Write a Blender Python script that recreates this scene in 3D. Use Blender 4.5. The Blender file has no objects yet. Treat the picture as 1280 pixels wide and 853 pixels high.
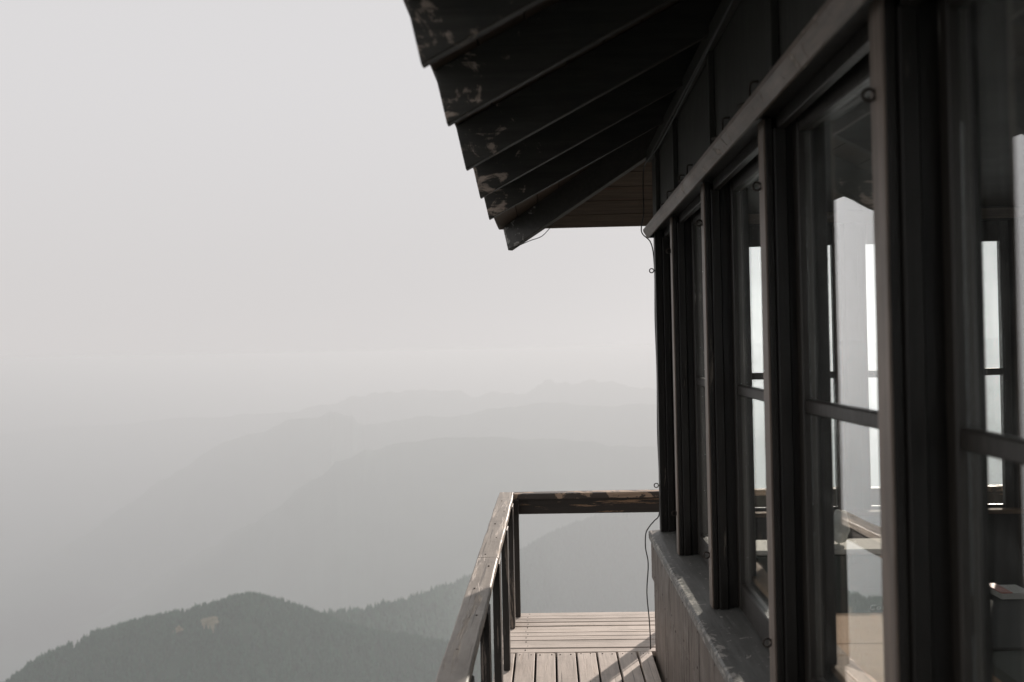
import bpy, bmesh, math, random
import numpy as np
from mathutils import Vector, Matrix

random.seed(7)
S = bpy.context.scene
C = S.collection
R = math.radians

# ------------------------------------------------------------------ camera
YAW, PITCH, ROLL = 0.03449, 0.00776, -0.02069
cam_d = bpy.data.cameras.new("camera")
cam = bpy.data.objects.new("camera", cam_d)
C.objects.link(cam)
cam_rot = Matrix.Rotation(YAW, 4, 'Z') @ Matrix.Rotation(math.pi / 2 + PITCH, 4, 'X') @ Matrix.Rotation(ROLL, 4, 'Z')
cam.matrix_world = Matrix.Translation((0, 0, 1.7)) @ cam_rot
cam_d.sensor_width = 36
cam_d.lens = 36 * 1300 / 1280
cam_d.clip_start = 0.01
cam_d.clip_end = 200000
cam_d.dof.use_dof = True
cam_d.dof.focus_distance = 5.3
cam_d.dof.aperture_fstop = 3.3
S.camera = cam

# ------------------------------------------------------------------ sky, sun, exposure
SUN_AZ, SUN_EL = R(25.5), R(20)          # azimuth from +Y towards +X
w = bpy.data.worlds.new("World")
S.world = w
w.use_nodes = True
nt = w.node_tree
for n in list(nt.nodes):
    nt.nodes.remove(n)
out = nt.nodes.new('ShaderNodeOutputWorld')
bg = nt.nodes.new('ShaderNodeBackground')
sky = nt.nodes.new('ShaderNodeTexSky')
sky.sky_type = 'NISHITA'
sky.sun_disc = False
sky.sun_elevation = SUN_EL
sky.sun_rotation = SUN_AZ
sky.altitude = 1800
sky.air_density = 1.0
sky.dust_density = 4.0
sky.ozone_density = 1.0
hs = nt.nodes.new('ShaderNodeHueSaturation')
hs.inputs['Saturation'].default_value = 0.12
hs.inputs['Value'].default_value = 1.0
# thick smoke evens the sky out: most of the light is a pale veil
veil = nt.nodes.new('ShaderNodeMix')
veil.data_type = 'RGBA'
veil.inputs[0].default_value = 0.95
SKY_LOW, SKY_HIGH = (6.62, 6.37, 6.31), (7.32, 7.16, 7.22)
tcw = nt.nodes.new('ShaderNodeTexCoord'); sx = nt.nodes.new('ShaderNodeSeparateXYZ')
nt.links.new(tcw.outputs['Generated'], sx.inputs[0])
gr = nt.nodes.new('ShaderNodeMapRange'); gr.interpolation_type = 'SMOOTHSTEP'
gr.inputs[1].default_value = -0.01; gr.inputs[2].default_value = 0.30
nt.links.new(sx.outputs['Z'], gr.inputs[0])
gm = nt.nodes.new('ShaderNodeMix'); gm.data_type = 'RGBA'
gm.inputs[6].default_value = (*SKY_LOW, 1); gm.inputs[7].default_value = (*SKY_HIGH, 1)
nt.links.new(gr.outputs[0], gm.inputs[0]); nt.links.new(gm.outputs[2], veil.inputs[7])
nt.links.new(sky.outputs[0], hs.inputs['Color'])
nt.links.new(hs.outputs[0], veil.inputs[6])
nt.links.new(veil.outputs[2], bg.inputs[0])
bg.inputs[1].default_value = 0.10
nt.links.new(bg.outputs[0], out.inputs[0])

sun_d = bpy.data.lights.new("sun", 'SUN')
sun_d.energy = 4.6
sun_d.angle = R(0.6)
sun_d.color = (1.0, 0.87, 0.77)
sun = bpy.data.objects.new("sun", sun_d)
C.objects.link(sun)
sd = Vector((math.sin(SUN_AZ) * math.cos(SUN_EL), math.cos(SUN_AZ) * math.cos(SUN_EL), math.sin(SUN_EL)))
sun.rotation_euler = sd.to_track_quat('Z', 'Y').to_euler()
sun.location = (5, 12, 9)

S.view_settings.view_transform = 'Standard'
S.view_settings.look = 'None'
S.view_settings.exposure = 0
S.view_settings.gamma = 1
S.view_settings.use_curve_mapping = False
S.cycles.max_bounces = 8
S.cycles.transparent_max_bounces = 16
S.cycles.volume_bounces = 1
S.cycles.caustics_reflective = False
S.cycles.caustics_refractive = False
S.cycles.sample_clamp_indirect = 4.0

# ------------------------------------------------------------------ object helpers
def tag(o, label=None, cat=None, group=None, kind=None):
    if label: o['label'] = label
    if cat: o['category'] = cat
    if group: o['group'] = group
    if kind: o['kind'] = kind
    return o

def empty(name, loc=(0, 0, 0)):
    o = bpy.data.objects.new(name, None)
    C.objects.link(o)
    o.location = loc
    o.empty_display_size = 0.2
    return o

def finish(name, bm, mat, parent=None, smooth=False):
    me = bpy.data.meshes.new(name)
    bm.normal_update()
    bm.to_mesh(me)
    bm.free()
    me.materials.append(mat)
    if smooth:
        for p in me.polygons: p.use_smooth = True
    o = bpy.data.objects.new(name, me)
    C.objects.link(o)
    if parent is not None:
        o.parent = parent
        o.matrix_parent_inverse = Matrix.Translation(-parent.location) if parent.parent is None else Matrix.Identity(4)
    return o

def box(bm, x0, x1, y0, y1, z0, z1, bev=0.0, jit=0.0):
    """bevelled box; all coordinates in metres"""
    r = bmesh.ops.create_cube(bm, size=1.0)
    vs = r['verts']
    for v in vs:
        v.co = Vector(((x0 + x1) / 2 + v.co.x * (x1 - x0) + random.uniform(-jit, jit),
                       (y0 + y1) / 2 + v.co.y * (y1 - y0) + random.uniform(-jit, jit),
                       (z0 + z1) / 2 + v.co.z * (z1 - z0) + random.uniform(-jit, jit)))
    if bev > 0:
        es = set()
        for v in vs:
            for e in v.link_edges: es.add(e)
        bmesh.ops.bevel(bm, geom=list(es), offset=bev, segments=1, affect='EDGES', profile=0.5)
    return vs

def prism(bm, pts, vec, bev=0.0):
    """closed polygon pts (3-D) pushed along vec"""
    a = [bm.verts.new(p) for p in pts]
    b = [bm.verts.new(Vector(p) + Vector(vec)) for p in pts]
    n = len(a)
    fs = [bm.faces.new(a), bm.faces.new(b[::-1])]
    for i in range(n):
        fs.append(bm.faces.new((a[i], b[i], b[(i + 1) % n], a[(i + 1) % n])))
    bmesh.ops.recalc_face_normals(bm, faces=fs)
    if bev > 0:
        es = set(e for f in fs for e in f.edges)
        bmesh.ops.bevel(bm, geom=list(es), offset=bev, segments=1, affect='EDGES', profile=0.5)

def tube(bm, pts, rad, seg=8, rads=None):
    pts = [Vector(p) for p in pts]
    rings = []
    up = Vector((0.13, 0.2, 1)).normalized()
    for i, p in enumerate(pts):
        d = (pts[min(i + 1, len(pts) - 1)] - pts[max(i - 1, 0)]).normalized()
        s = d.cross(up)
        if s.length < 1e-3: s = d.cross(Vector((1, 0, 0)))
        s.normalize()
        t = s.cross(d).normalized()
        r = rads[i] if rads else rad
        rings.append([bm.verts.new(p + (s * math.cos(2 * math.pi * k / seg) + t * math.sin(2 * math.pi * k / seg)) * r) for k in range(seg)])
    for a, b in zip(rings, rings[1:]):
        for k in range(seg):
            bm.faces.new((a[k], a[(k + 1) % seg], b[(k + 1) % seg], b[k]))
    bm.faces.new(rings[0][::-1]); bm.faces.new(rings[-1])

def smoothpath(pts, n=6):
    """Catmull-Rom"""
    P = [Vector(p) for p in pts]
    P = [P[0]] + P + [P[-1]]
    o = []
    for i in range(1, len(P) - 2):
        for k in range(n):
            t = k / n
            a, b, c, d = P[i - 1], P[i], P[i + 1], P[i + 2]
            o.append(0.5 * ((2 * b) + (c - a) * t + (2 * a - 5 * b + 4 * c - d) * t * t + (3 * b - a - 3 * c + d) * t ** 3))
    o.append(P[-2])
    return o

def add_nails(o, pts, rad, mat, axis='z', h=0.0012):
    """screw and nail heads, part of the board they hold"""
    bm = bmesh.new(); bm.from_mesh(o.data)
    o.data.materials.append(mat)
    for p in pts:
        q = rad * random.uniform(0.85, 1.1)
        ring_ = []
        for k in range(8):
            a = k * math.pi / 4
            u, v = q * math.cos(a), q * math.sin(a)
            ring_.append({'z': (p[0] + u, p[1] + v, p[2] + h), 'x': (p[0] - h, p[1] + u, p[2] + v), 'y': (p[0] + u, p[1] - h, p[2] + v)}[axis])
        low = [bm.verts.new(Vector(c) - Vector({'z': (0, 0, 0.004), 'x': (-0.004, 0, 0), 'y': (0, -0.004, 0)}[axis])) for c in ring_]
        top = [bm.verts.new(c) for c in ring_]
        fs = [bm.faces.new(top)]
        for k in range(8): fs.append(bm.faces.new((low[k], low[(k + 1) % 8], top[(k + 1) % 8], top[k])))
        bmesh.ops.recalc_face_normals(bm, faces=fs)
        for f in fs: f.material_index = 1
    bm.to_mesh(o.data); bm.free()

# ------------------------------------------------------------------ materials
def newmat(name):
    m = bpy.data.materials.new(name)
    m.use_nodes = True
    n = m.node_tree
    b = n.nodes['Principled BSDF']
    return m, n, b

def N(n, t, **kw):
    x = n.nodes.new(t)
    for k, v in kw.items():
        setattr(x, k, v)
    return x

def ramp(n, p0, c0, p1, c1, interp='LINEAR'):
    r = n.nodes.new('ShaderNodeValToRGB')
    r.color_ramp.interpolation = interp
    e = r.color_ramp.elements
    e[0].position = p0; e[0].color = (*c0, 1) if len(c0) == 3 else c0
    e[1].position = p1; e[1].color = (*c1, 1) if len(c1) == 3 else c1
    return r

def mixc(n, fac, a, b):
    m = n.nodes.new('ShaderNodeMix'); m.data_type = 'RGBA'
    for sock, v in ((m.inputs[0], fac), (m.inputs[6], a), (m.inputs[7], b)):
        if isinstance(v, bpy.types.NodeSocket): n.links.new(v, sock)
        elif isinstance(v, (int, float)): sock.default_value = v
        else: sock.default_value = (*v, 1)
    return m.outputs[2]

def mth(n, op, a, b=0.0, clamp=False):
    m = n.nodes.new('ShaderNodeMath'); m.operation = op; m.use_clamp = clamp
    for sock, v in ((m.inputs[0], a), (m.inputs[1], b)):
        if isinstance(v, bpy.types.NodeSocket): n.links.new(v, sock)
        else: sock.default_value = v
    return m.outputs[0]

def coords(n, scale, loc=(0, 0, 0)):
    tc = N(n, 'ShaderNodeTexCoord')
    mp = N(n, 'ShaderNodeMapping')
    mp.inputs['Scale'].default_value = scale
    mp.inputs['Location'].default_value = loc
    n.links.new(tc.outputs['Object'], mp.inputs['Vector'])
    return mp.outputs[0]

def noise(n, vec, scale, detail=6, rough=0.6, dist=0.0):
    x = N(n, 'ShaderNodeTexNoise')
    x.inputs['Scale'].default_value = scale
    x.inputs['Detail'].default_value = detail
    x.inputs['Roughness'].default_value = rough
    x.inputs['Distortion'].default_value = dist
    n.links.new(vec, x.inputs['Vector'])
    return x.outputs['Fac']

AX = {'x': (1.6, 22, 22), 'y': (22, 1.6, 22), 'z': (22, 22, 1.6)}

def painted_wood(name, axis, paint, wood, chip=0.62, rough=0.5, bump=0.35, vary=0.35, island=0.0, chipsoft=0.03, stain=None, spec=0.5, chipscale=7.0, iso=False, tail=False, edge=False, cracks=0.0):
    """old paint over grained wood: grain, worn patches with a hard edge, dirt, uneven gloss"""
    m, n, b = newmat(name)
    g = noise(n, coords(n, AX[axis]), 2.2, 8, 0.65)
    big = noise(n, coords(n, (1, 1, 1)), 2.3, 5, 0.6)
    fine = noise(n, coords(n, (1, 1, 1)), 60, 4, 0.7)
    st = noise(n, coords(n, tuple(0.35 * v / 1.6 if v < 2 else v / 4.5 for v in AX[axis])), chipscale / 2.2, 9, 0.68, 0.4)
    if iso:
        st = noise(n, coords(n, (1, 1, 1), (3, 1, 5)), chipscale, 9, 0.68, 0.8)
    if tail:      # rain reaches the rafter tails: paint is gone there
        tcx = N(n, 'ShaderNodeTexCoord'); sxx = N(n, 'ShaderNodeSeparateXYZ'); n.links.new(tcx.outputs['Object'], sxx.inputs[0])
        mr = N(n, 'ShaderNodeMapRange'); mr.inputs[1].default_value = -0.31; mr.inputs[2].default_value = 0.15
        mr.inputs[3].default_value = 0.085; mr.inputs[4].default_value = -0.14
        n.links.new(sxx.outputs['X'], mr.inputs[0])
        st = mth(n, 'ADD', st, mr.outputs[0])
    if edge:      # the nose of the sill is rubbed bare
        tcx = N(n, 'ShaderNodeTexCoord'); sxx = N(n, 'ShaderNodeSeparateXYZ'); n.links.new(tcx.outputs['Object'], sxx.inputs[0])
        mr = N(n, 'ShaderNodeMapRange'); mr.inputs[1].default_value = 0.545; mr.inputs[2].default_value = 0.585
        mr.inputs[3].default_value = 0.10; mr.inputs[4].default_value = -0.02
        n.links.new(sxx.outputs['X'], mr.inputs[0])
        st = mth(n, 'ADD', st, mr.outputs[0])
    lo = tuple(c * (1 - vary) for c in paint); hi = tuple(min(1, c * (1 + vary)) for c in paint)
    pr = ramp(n, 0.3, lo, 0.7, hi); n.links.new(g, pr.inputs[0])
    p2 = mixc(n, mth(n, 'MULTIPLY', big, 0.55), pr.outputs[0], tuple(c * 0.62 for c in paint))
    wr = ramp(n, 0.3, tuple(c * 0.6 for c in wood), 0.7, tuple(min(1, c * 1.25) for c in wood)); n.links.new(g, wr.inputs[0])
    cr = ramp(n, chip, (0, 0, 0), chip + chipsoft, (1, 1, 1))
    n.links.new(mth(n, 'ADD', mth(n, 'MULTIPLY', st, 0.8), mth(n, 'MULTIPLY', g, 0.2)), cr.inputs[0])
    col = mixc(n, cr.outputs[0], p2, wr.outputs[0])
    if cracks:      # checks in the grain: long, thin, dark
        ck = noise(n, coords(n, tuple(v * 0.55 if v < 2 else v * 3.2 for v in AX[axis]), (1, 9, 4)), 1.3, 3, 0.5)
        kr = ramp(n, 0.335, (1, 1, 1), 0.375, (0, 0, 0)); n.links.new(ck, kr.inputs[0])
        col = mixc(n, mth(n, 'MULTIPLY', kr.outputs[0], cracks), col, tuple(c * 0.18 for c in paint))
    if stain:
        s2 = noise(n, coords(n, (1, 1, 1), (4, 2, 7)), 5.5, 7, 0.7)
        sr = ramp(n, 0.5, (0, 0, 0), 0.68, (1, 1, 1)); n.links.new(s2, sr.inputs[0])
        col = mixc(n, mth(n, 'MULTIPLY', sr.outputs[0], 0.6), col, stain)
    if island:
        gi = N(n, 'ShaderNodeNewGeometry')
        v = mth(n, 'ADD', mth(n, 'MULTIPLY', gi.outputs['Random Per Island'], island * 2), 1 - island)
        hsv = N(n, 'ShaderNodeHueSaturation')
        n.links.new(col, hsv.inputs['Color']); n.links.new(v, hsv.inputs['Value'])
        col = hsv.outputs[0]
    n.links.new(col, b.inputs['Base Color'])
    rr = mth(n, 'ADD', mth(n, 'MULTIPLY', big, 0.3), rough - 0.15, True)
    rr = mth(n, 'ADD', rr, mth(n, 'MULTIPLY', cr.outputs[0], 0.3), True)
    n.links.new(rr, b.inputs['Roughness'])
    b.inputs['Specular IOR Level'].default_value = spec
    h = mth(n, 'ADD', mth(n, 'MULTIPLY', g, 0.6), mth(n, 'MULTIPLY', fine, 0.15))
    h = mth(n, 'SUBTRACT', h, mth(n, 'MULTIPLY', cr.outputs[0], 0.5))
    bp = N(n, 'ShaderNodeBump'); bp.inputs['Strength'].default_value = bump; bp.inputs['Distance'].default_value = 0.004
    n.links.new(h, bp.inputs['Height']); n.links.new(bp.outputs[0], b.inputs['Normal'])
    return m

DARK = (0.022, 0.018, 0.015)
TRIM = (0.155, 0.117, 0.092)
WOOD = (0.26, 0.20, 0.15)
GREYW = (0.20, 0.19, 0.175)
M_trim_y = painted_wood("dark brown trim paint along the wall", 'y', TRIM, (0.34, 0.29, 0.25), 0.57, 0.5, bump=0.9, chipscale=14, iso=True, vary=0.5, stain=(0.09, 0.07, 0.06))
M_trim_x = painted_wood("dark brown trim paint across the wall", 'x', TRIM, (0.34, 0.29, 0.25), 0.57, 0.5, bump=0.9, chipscale=14, iso=True, vary=0.5, stain=(0.09, 0.07, 0.06))
M_post = painted_wood("dark brown post paint", 'z', (0.016, 0.014, 0.012), (0.11, 0.095, 0.08), 0.62, 0.45, spec=0.25, vary=0.6, chipscale=14, bump=0.7)
M_sheen_strip = painted_wood("added strip paint with sky sheen", 'z', (0.195, 0.152, 0.124), WOOD, 0.60, 0.5, vary=0.5, chipscale=12, cracks=0.6, bump=0.8)  # lighter than the post paint: grazing sky sheen put into the colour
M_sash = painted_wood("dark brown sash paint", 'z', (0.028, 0.024, 0.02), (0.15, 0.14, 0.125), 0.61, 0.45, spec=0.35, vary=0.5, chipscale=14, bump=0.7)
M_raft = painted_wood("black brown rafter paint with bare patches", 'x', (0.05, 0.047, 0.041), (0.38, 0.31, 0.26), 0.572, 0.6, bump=0.6, stain=(0.03, 0.031, 0.03), spec=0.3, chipscale=9, iso=True, tail=True, chipsoft=0.05)
M_hip = painted_wood("black brown hip rafter paint", 'x', (0.05, 0.046, 0.041), (0.3, 0.29, 0.27), 0.56, 0.5, bump=0.5, spec=0.35, chipscale=11, iso=True, tail=True)
M_soff = painted_wood("brown soffit boards", 'x', (0.10, 0.078, 0.062), (0.13, 0.07, 0.055), 0.6, 0.7, island=0.12, spec=0.2)
M_soff_y = painted_wood("brown soffit boards lengthwise", 'y', (0.05, 0.037, 0.029), (0.09, 0.07, 0.055), 0.6, 0.7, island=0.12, spec=0.2)
M_roof = painted_wood("weathered cedar roof shakes", 'x', (0.09, 0.08, 0.07), (0.16, 0.15, 0.13), 0.55, 0.85, bump=0.8)
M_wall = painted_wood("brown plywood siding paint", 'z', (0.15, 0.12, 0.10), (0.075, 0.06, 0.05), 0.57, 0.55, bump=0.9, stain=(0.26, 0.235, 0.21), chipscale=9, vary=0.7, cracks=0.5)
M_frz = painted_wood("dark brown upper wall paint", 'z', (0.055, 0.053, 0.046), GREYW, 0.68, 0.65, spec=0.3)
M_sill = painted_wood("grey weathered sill paint", 'y', (0.13, 0.13, 0.122), (0.42, 0.40, 0.37), 0.575, 0.45, bump=1.0, stain=(0.07, 0.068, 0.064), chipsoft=0.03, chipscale=26, iso=True, edge=True)
M_sill_x = painted_wood("grey weathered sill paint across", 'x', (0.165, 0.163, 0.155), (0.44, 0.42, 0.39), 0.59, 0.5, bump=0.8, stain=(0.04, 0.038, 0.036), chipsoft=0.02)
M_cap_y = painted_wood("worn handrail wood", 'y', (0.33, 0.292, 0.25), (0.47, 0.40, 0.33), 0.54, 0.5, bump=1.0, stain=(0.15, 0.13, 0.112), vary=0.28, chipscale=10, chipsoft=0.10, cracks=0.7)
M_cap_x = painted_wood("worn handrail wood across", 'x', (0.34, 0.30, 0.26), (0.50, 0.42, 0.34), 0.55, 0.55, bump=0.9, cracks=0.6, stain=(0.2, 0.18, 0.16), vary=0.25)
M_capfar = painted_wood("flaking far rail cap", 'x', (0.07, 0.058, 0.05), (0.46, 0.34, 0.25), 0.50, 0.55, bump=0.9, chipsoft=0.02, chipscale=8, iso=True)
M_beam = painted_wood("peeling rail beam paint", 'x', (0.03, 0.025, 0.021), (0.36, 0.24, 0.15), 0.57, 0.6, bump=0.9, chipsoft=0.01, chipscale=4)
M_beam_y = painted_wood("peeling rail beam paint lengthwise", 'y', (0.03, 0.025, 0.021), (0.36, 0.24, 0.15), 0.57, 0.6, bump=0.9, chipsoft=0.01, chipscale=4)
M_bal = painted_wood("peeling rail post paint", 'z', (0.03, 0.025, 0.021), (0.24, 0.20, 0.17), 0.56, 0.6, bump=0.9, chipsoft=0.01, chipscale=6)
M_deck_y = painted_wood("worn deck boards lengthwise", 'y', (0.60, 0.53, 0.47), (0.46, 0.39, 0.335), 0.56, 0.65, bump=0.8, cracks=0.75, island=0.15, vary=0.22, chipsoft=0.1, stain=(0.40, 0.355, 0.31))
M_deck_x = painted_wood("worn deck boards across", 'x', (0.62, 0.55, 0.49), (0.48, 0.42, 0.36), 0.56, 0.65, bump=0.8, cracks=0.75, island=0.16, vary=0.22, chipsoft=0.1, stain=(0.40, 0.355, 0.31))
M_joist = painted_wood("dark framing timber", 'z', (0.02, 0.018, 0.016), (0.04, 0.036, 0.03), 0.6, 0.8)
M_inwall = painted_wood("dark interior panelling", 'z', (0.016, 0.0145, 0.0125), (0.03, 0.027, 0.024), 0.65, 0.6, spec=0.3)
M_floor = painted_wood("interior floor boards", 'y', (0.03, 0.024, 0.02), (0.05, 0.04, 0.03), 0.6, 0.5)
M_insill = painted_wood("worn brown inner sill", 'x', (0.16, 0.11, 0.075), (0.3, 0.22, 0.15), 0.6, 0.8, spec=0.1)
M_table = painted_wood("plain pine table top", 'x', (0.36, 0.235, 0.15), (0.30, 0.19, 0.12), 0.6, 0.8, vary=0.14, bump=0.1, chipsoft=0.2, spec=0.05)

def simple(name, col, rough=0.5, metal=0.0, vary=0.2, scale=20, bump=0.1, spec=0.5):
    m, n, b = newmat(name)
    f = noise(n, coords(n, (1, 1, 1)), scale, 6, 0.6)
    r = ramp(n, 0.3, tuple(c * (1 - vary) for c in col), 0.7, tuple(min(1, c * (1 + vary)) for c in col))
    n.links.new(f, r.inputs[0]); n.links.new(r.outputs[0], b.inputs['Base Color'])
    n.links.new(mth(n, 'ADD', mth(n, 'MULTIPLY', f, 0.25), rough - 0.12, True), b.inputs['Roughness'])
    b.inputs['Metallic'].default_value = metal
    b.inputs['Specular IOR Level'].default_value = spec
    bp = N(n, 'ShaderNodeBump'); bp.inputs['Strength'].default_value = bump; bp.inputs['Distance'].default_value = 0.003
    n.links.new(f, bp.inputs['Height']); n.links.new(bp.outputs[0], b.inputs['Normal'])
    return m

M_iron = simple("rusted dark iron", (0.045, 0.036, 0.03), 0.55, 0.6, 0.4, 200)
M_cable = simple("black cable rubber", (0.012, 0.012, 0.012), 0.45)
M_stove = simple("dark green enamel", (0.022, 0.034, 0.026), 0.35, 0.0, 0.1)
M_stovetop = simple("pale enamel lid", (0.5, 0.48, 0.44), 0.8, 0.0, 0.06, spec=0.05)
M_letter = simple("white lettering", (0.7, 0.7, 0.68), 0.5)
M_cloth = simple("white cotton", (0.55, 0.55, 0.52), 0.9, 0, 0.1, 30, 0.4)
M_bunk = simple("grey green blanket", (0.075, 0.082, 0.07), 0.9, 0, 0.12, 60, 0.5)
M_paper = simple("off white paper", (0.55, 0.53, 0.50), 0.7, 0, 0.05)
M_redp = simple("faded red cover", (0.5, 0.2, 0.16), 0.6)
M_handle = simple("orange ash wood", (0.42, 0.25, 0.14), 0.45, 0, 0.15, 12)
M_black = simple("black plastic", (0.015, 0.015, 0.015), 0.4)
M_notice = simple("dim grey card", (0.07, 0.07, 0.066), 0.6, 0, 0.15, 14)

# thin window glass: clear, with stronger reflection than a real pane and a film of dust
def glass():
    m, n, b = newmat("window glass")
    n.nodes.remove(b)
    o = n.nodes['Material Output']
    geo = N(n, 'ShaderNodeNewGeometry')
    dt = N(n, 'ShaderNodeVectorMath', operation='DOT_PRODUCT')
    n.links.new(geo.outputs['Normal'], dt.inputs[0]); n.links.new(geo.outputs['Incoming'], dt.inputs[1])
    c = mth(n, 'ABSOLUTE', dt.outputs['Value'])
    p = mth(n, 'POWER', mth(n, 'SUBTRACT', 1.0, c, True), 5.0)
    fr = mth(n, 'ADD', mth(n, 'MULTIPLY', mth(n, 'POWER', mth(n, 'SUBTRACT', 1.0, c, True), 3.0), 0.95), 0.05, True)
    tr = N(n, 'ShaderNodeBsdfTransparent'); tr.inputs[0].default_value = (0.94, 0.955, 0.95, 1)
    gl = N(n, 'ShaderNodeBsdfGlossy'); gl.inputs['Roughness'].default_value = 0.0
    df = N(n, 'ShaderNodeBsdfDiffuse'); df.inputs[0].default_value = (0.5, 0.5, 0.48, 1)
    wv = noise(n, coords(n, (1, 1, 0.5)), 2.5, 2, 0.4)
    bp = N(n, 'ShaderNodeBump'); bp.inputs['Strength'].default_value = 0.06; bp.inputs['Distance'].default_value = 0.01
    n.links.new(wv, bp.inputs['Height']); n.links.new(bp.outputs[0], gl.inputs['Normal'])
    dust = noise(n, coords(n, (1, 1, 1)), 9, 8, 0.7)
    dr = ramp(n, 0.45, (0.002,) * 3, 0.72, (0.04,) * 3); n.links.new(dust, dr.inputs[0])
    m1 = N(n, 'ShaderNodeMixShader'); n.links.new(dr.outputs[0], m1.inputs[0])
    n.links.new(tr.outputs[0], m1.inputs[1]); n.links.new(df.outputs[0], m1.inputs[2])
    gcol = N(n, 'ShaderNodeCombineColor')
    for q in range(3): n.links.new(fr, gcol.inputs[q])
    n.links.new(gcol.outputs[0], gl.inputs[0])
    m2 = N(n, 'ShaderNodeAddShader')
    n.links.new(m1.outputs[0], m2.inputs[0]); n.links.new(gl.outputs[0], m2.inputs[1])
    n.links.new(m2.outputs[0], o.inputs[0])
    return m
M_glass = glass()

def terrain_mat(name, a, b_, scale):
    m, n, b = newmat(name)
    f = noise(n, coords(n, (1, 1, 1)), scale, 10, 0.65)
    r = ramp(n, 0.35, a, 0.68, b_); n.links.new(f, r.inputs[0])
    n.links.new(r.outputs[0], b.inputs['Base Color'])
    b.inputs['Roughness'].default_value = 1.0
    b.inputs['Specular IOR Level'].default_value = 0.0
    return m
M_hill = terrain_mat("forested slope", (0.04, 0.085, 0.06), (0.085, 0.14, 0.10), 0.002)
M_fore = terrain_mat("forest floor", (0.02, 0.055, 0.037), (0.04, 0.08, 0.055), 0.02)
M_rock = terrain_mat("summit rock and soil", (0.045, 0.045, 0.035), (0.10, 0.095, 0.08), 0.6)
M_scree = terrain_mat("pale meadow grass and scree", (0.13, 0.125, 0.075), (0.26, 0.24, 0.16), 0.06)

def tree_mat():
    m, n, b = newmat("conifer needles")
    gi = N(n, 'ShaderNodeNewGeometry')
    r = ramp(n, 0.0, (0.012, 0.050, 0.034), 1.0, (0.036, 0.105, 0.066))
    n.links.new(gi.outputs['Random Per Island'], r.inputs[0])
    n.links.new(r.outputs[0], b.inputs['Base Color'])
    b.inputs['Roughness'].default_value = 1.0
    b.inputs['Specular IOR Level'].default_value = 0.1
    return m
M_tree = tree_mat()

# ------------------------------------------------------------------ noise on arrays for the land
def vnoise(x, y, seed=0):
    xi = np.floor(x).astype(np.int64); yi = np.floor(y).astype(np.int64)
    xf = x - xi; yf = y - yi
    u = xf * xf * (3 - 2 * xf); v = yf * yf * (3 - 2 * yf)
    def h(a, b):
        n = (a * 374761393 + b * 668265263 + seed * 982451653) & 0x7fffffff
        n = ((n ^ (n >> 13)) * 1274126177) & 0x7fffffff
        return ((n ^ (n >> 16)) & 0xffff) / 65535.0
    return (h(xi, yi) * (1 - u) + h(xi + 1, yi) * u) * (1 - v) + (h(xi, yi + 1) * (1 - u) + h(xi + 1, yi + 1) * u) * v

def fbm(x, y, oct=5, seed=0):
    s = np.zeros_like(x); a = 1.0; t = 0
    for i in range(oct):
        s += a * (vnoise(x, y, seed + i * 7) - 0.5); t += a; a *= 0.5; x = x * 2.03; y = y * 2.03
    return s / t

ROT = cam_rot.to_3x3()
def direction(px, py):
    """compass direction and slope of a sight line, used to lay out ridge bearings like a surveyor"""
    d = ROT @ Vector((px - 640, -(py - 426.5), -1300))
    hz = math.hypot(d.x, d.y)
    return d.x / hz, d.y / hz, d.z / hz

FLOOR = -2600.0
def grid_object(name, V, nu, nv, mat):
    me = bpy.data.meshes.new(name)
    idx = np.arange(nu * nv).reshape(nu, nv)
    F = np.stack([idx[:-1, :-1], idx[1:, :-1], idx[1:, 1:], idx[:-1, 1:]], -1).reshape(-1, 4)
    me.vertices.add(len(V)); me.vertices.foreach_set('co', V.astype(np.float32).ravel())
    me.loops.add(F.size); me.loops.foreach_set('vertex_index', F.ravel().astype(np.int32))
    me.polygons.add(len(F)); me.polygons.foreach_set('loop_start', np.arange(0, F.size, 4, dtype=np.int32))
    me.polygons.foreach_set('loop_total', np.full(len(F), 4, dtype=np.int32))
    me.update(); me.validate()
    me.materials.append(mat)
    for p in me.polygons: p.use_smooth = True
    o = bpy.data.objects.new(name, me); C.objects.link(o)
    return o

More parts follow.
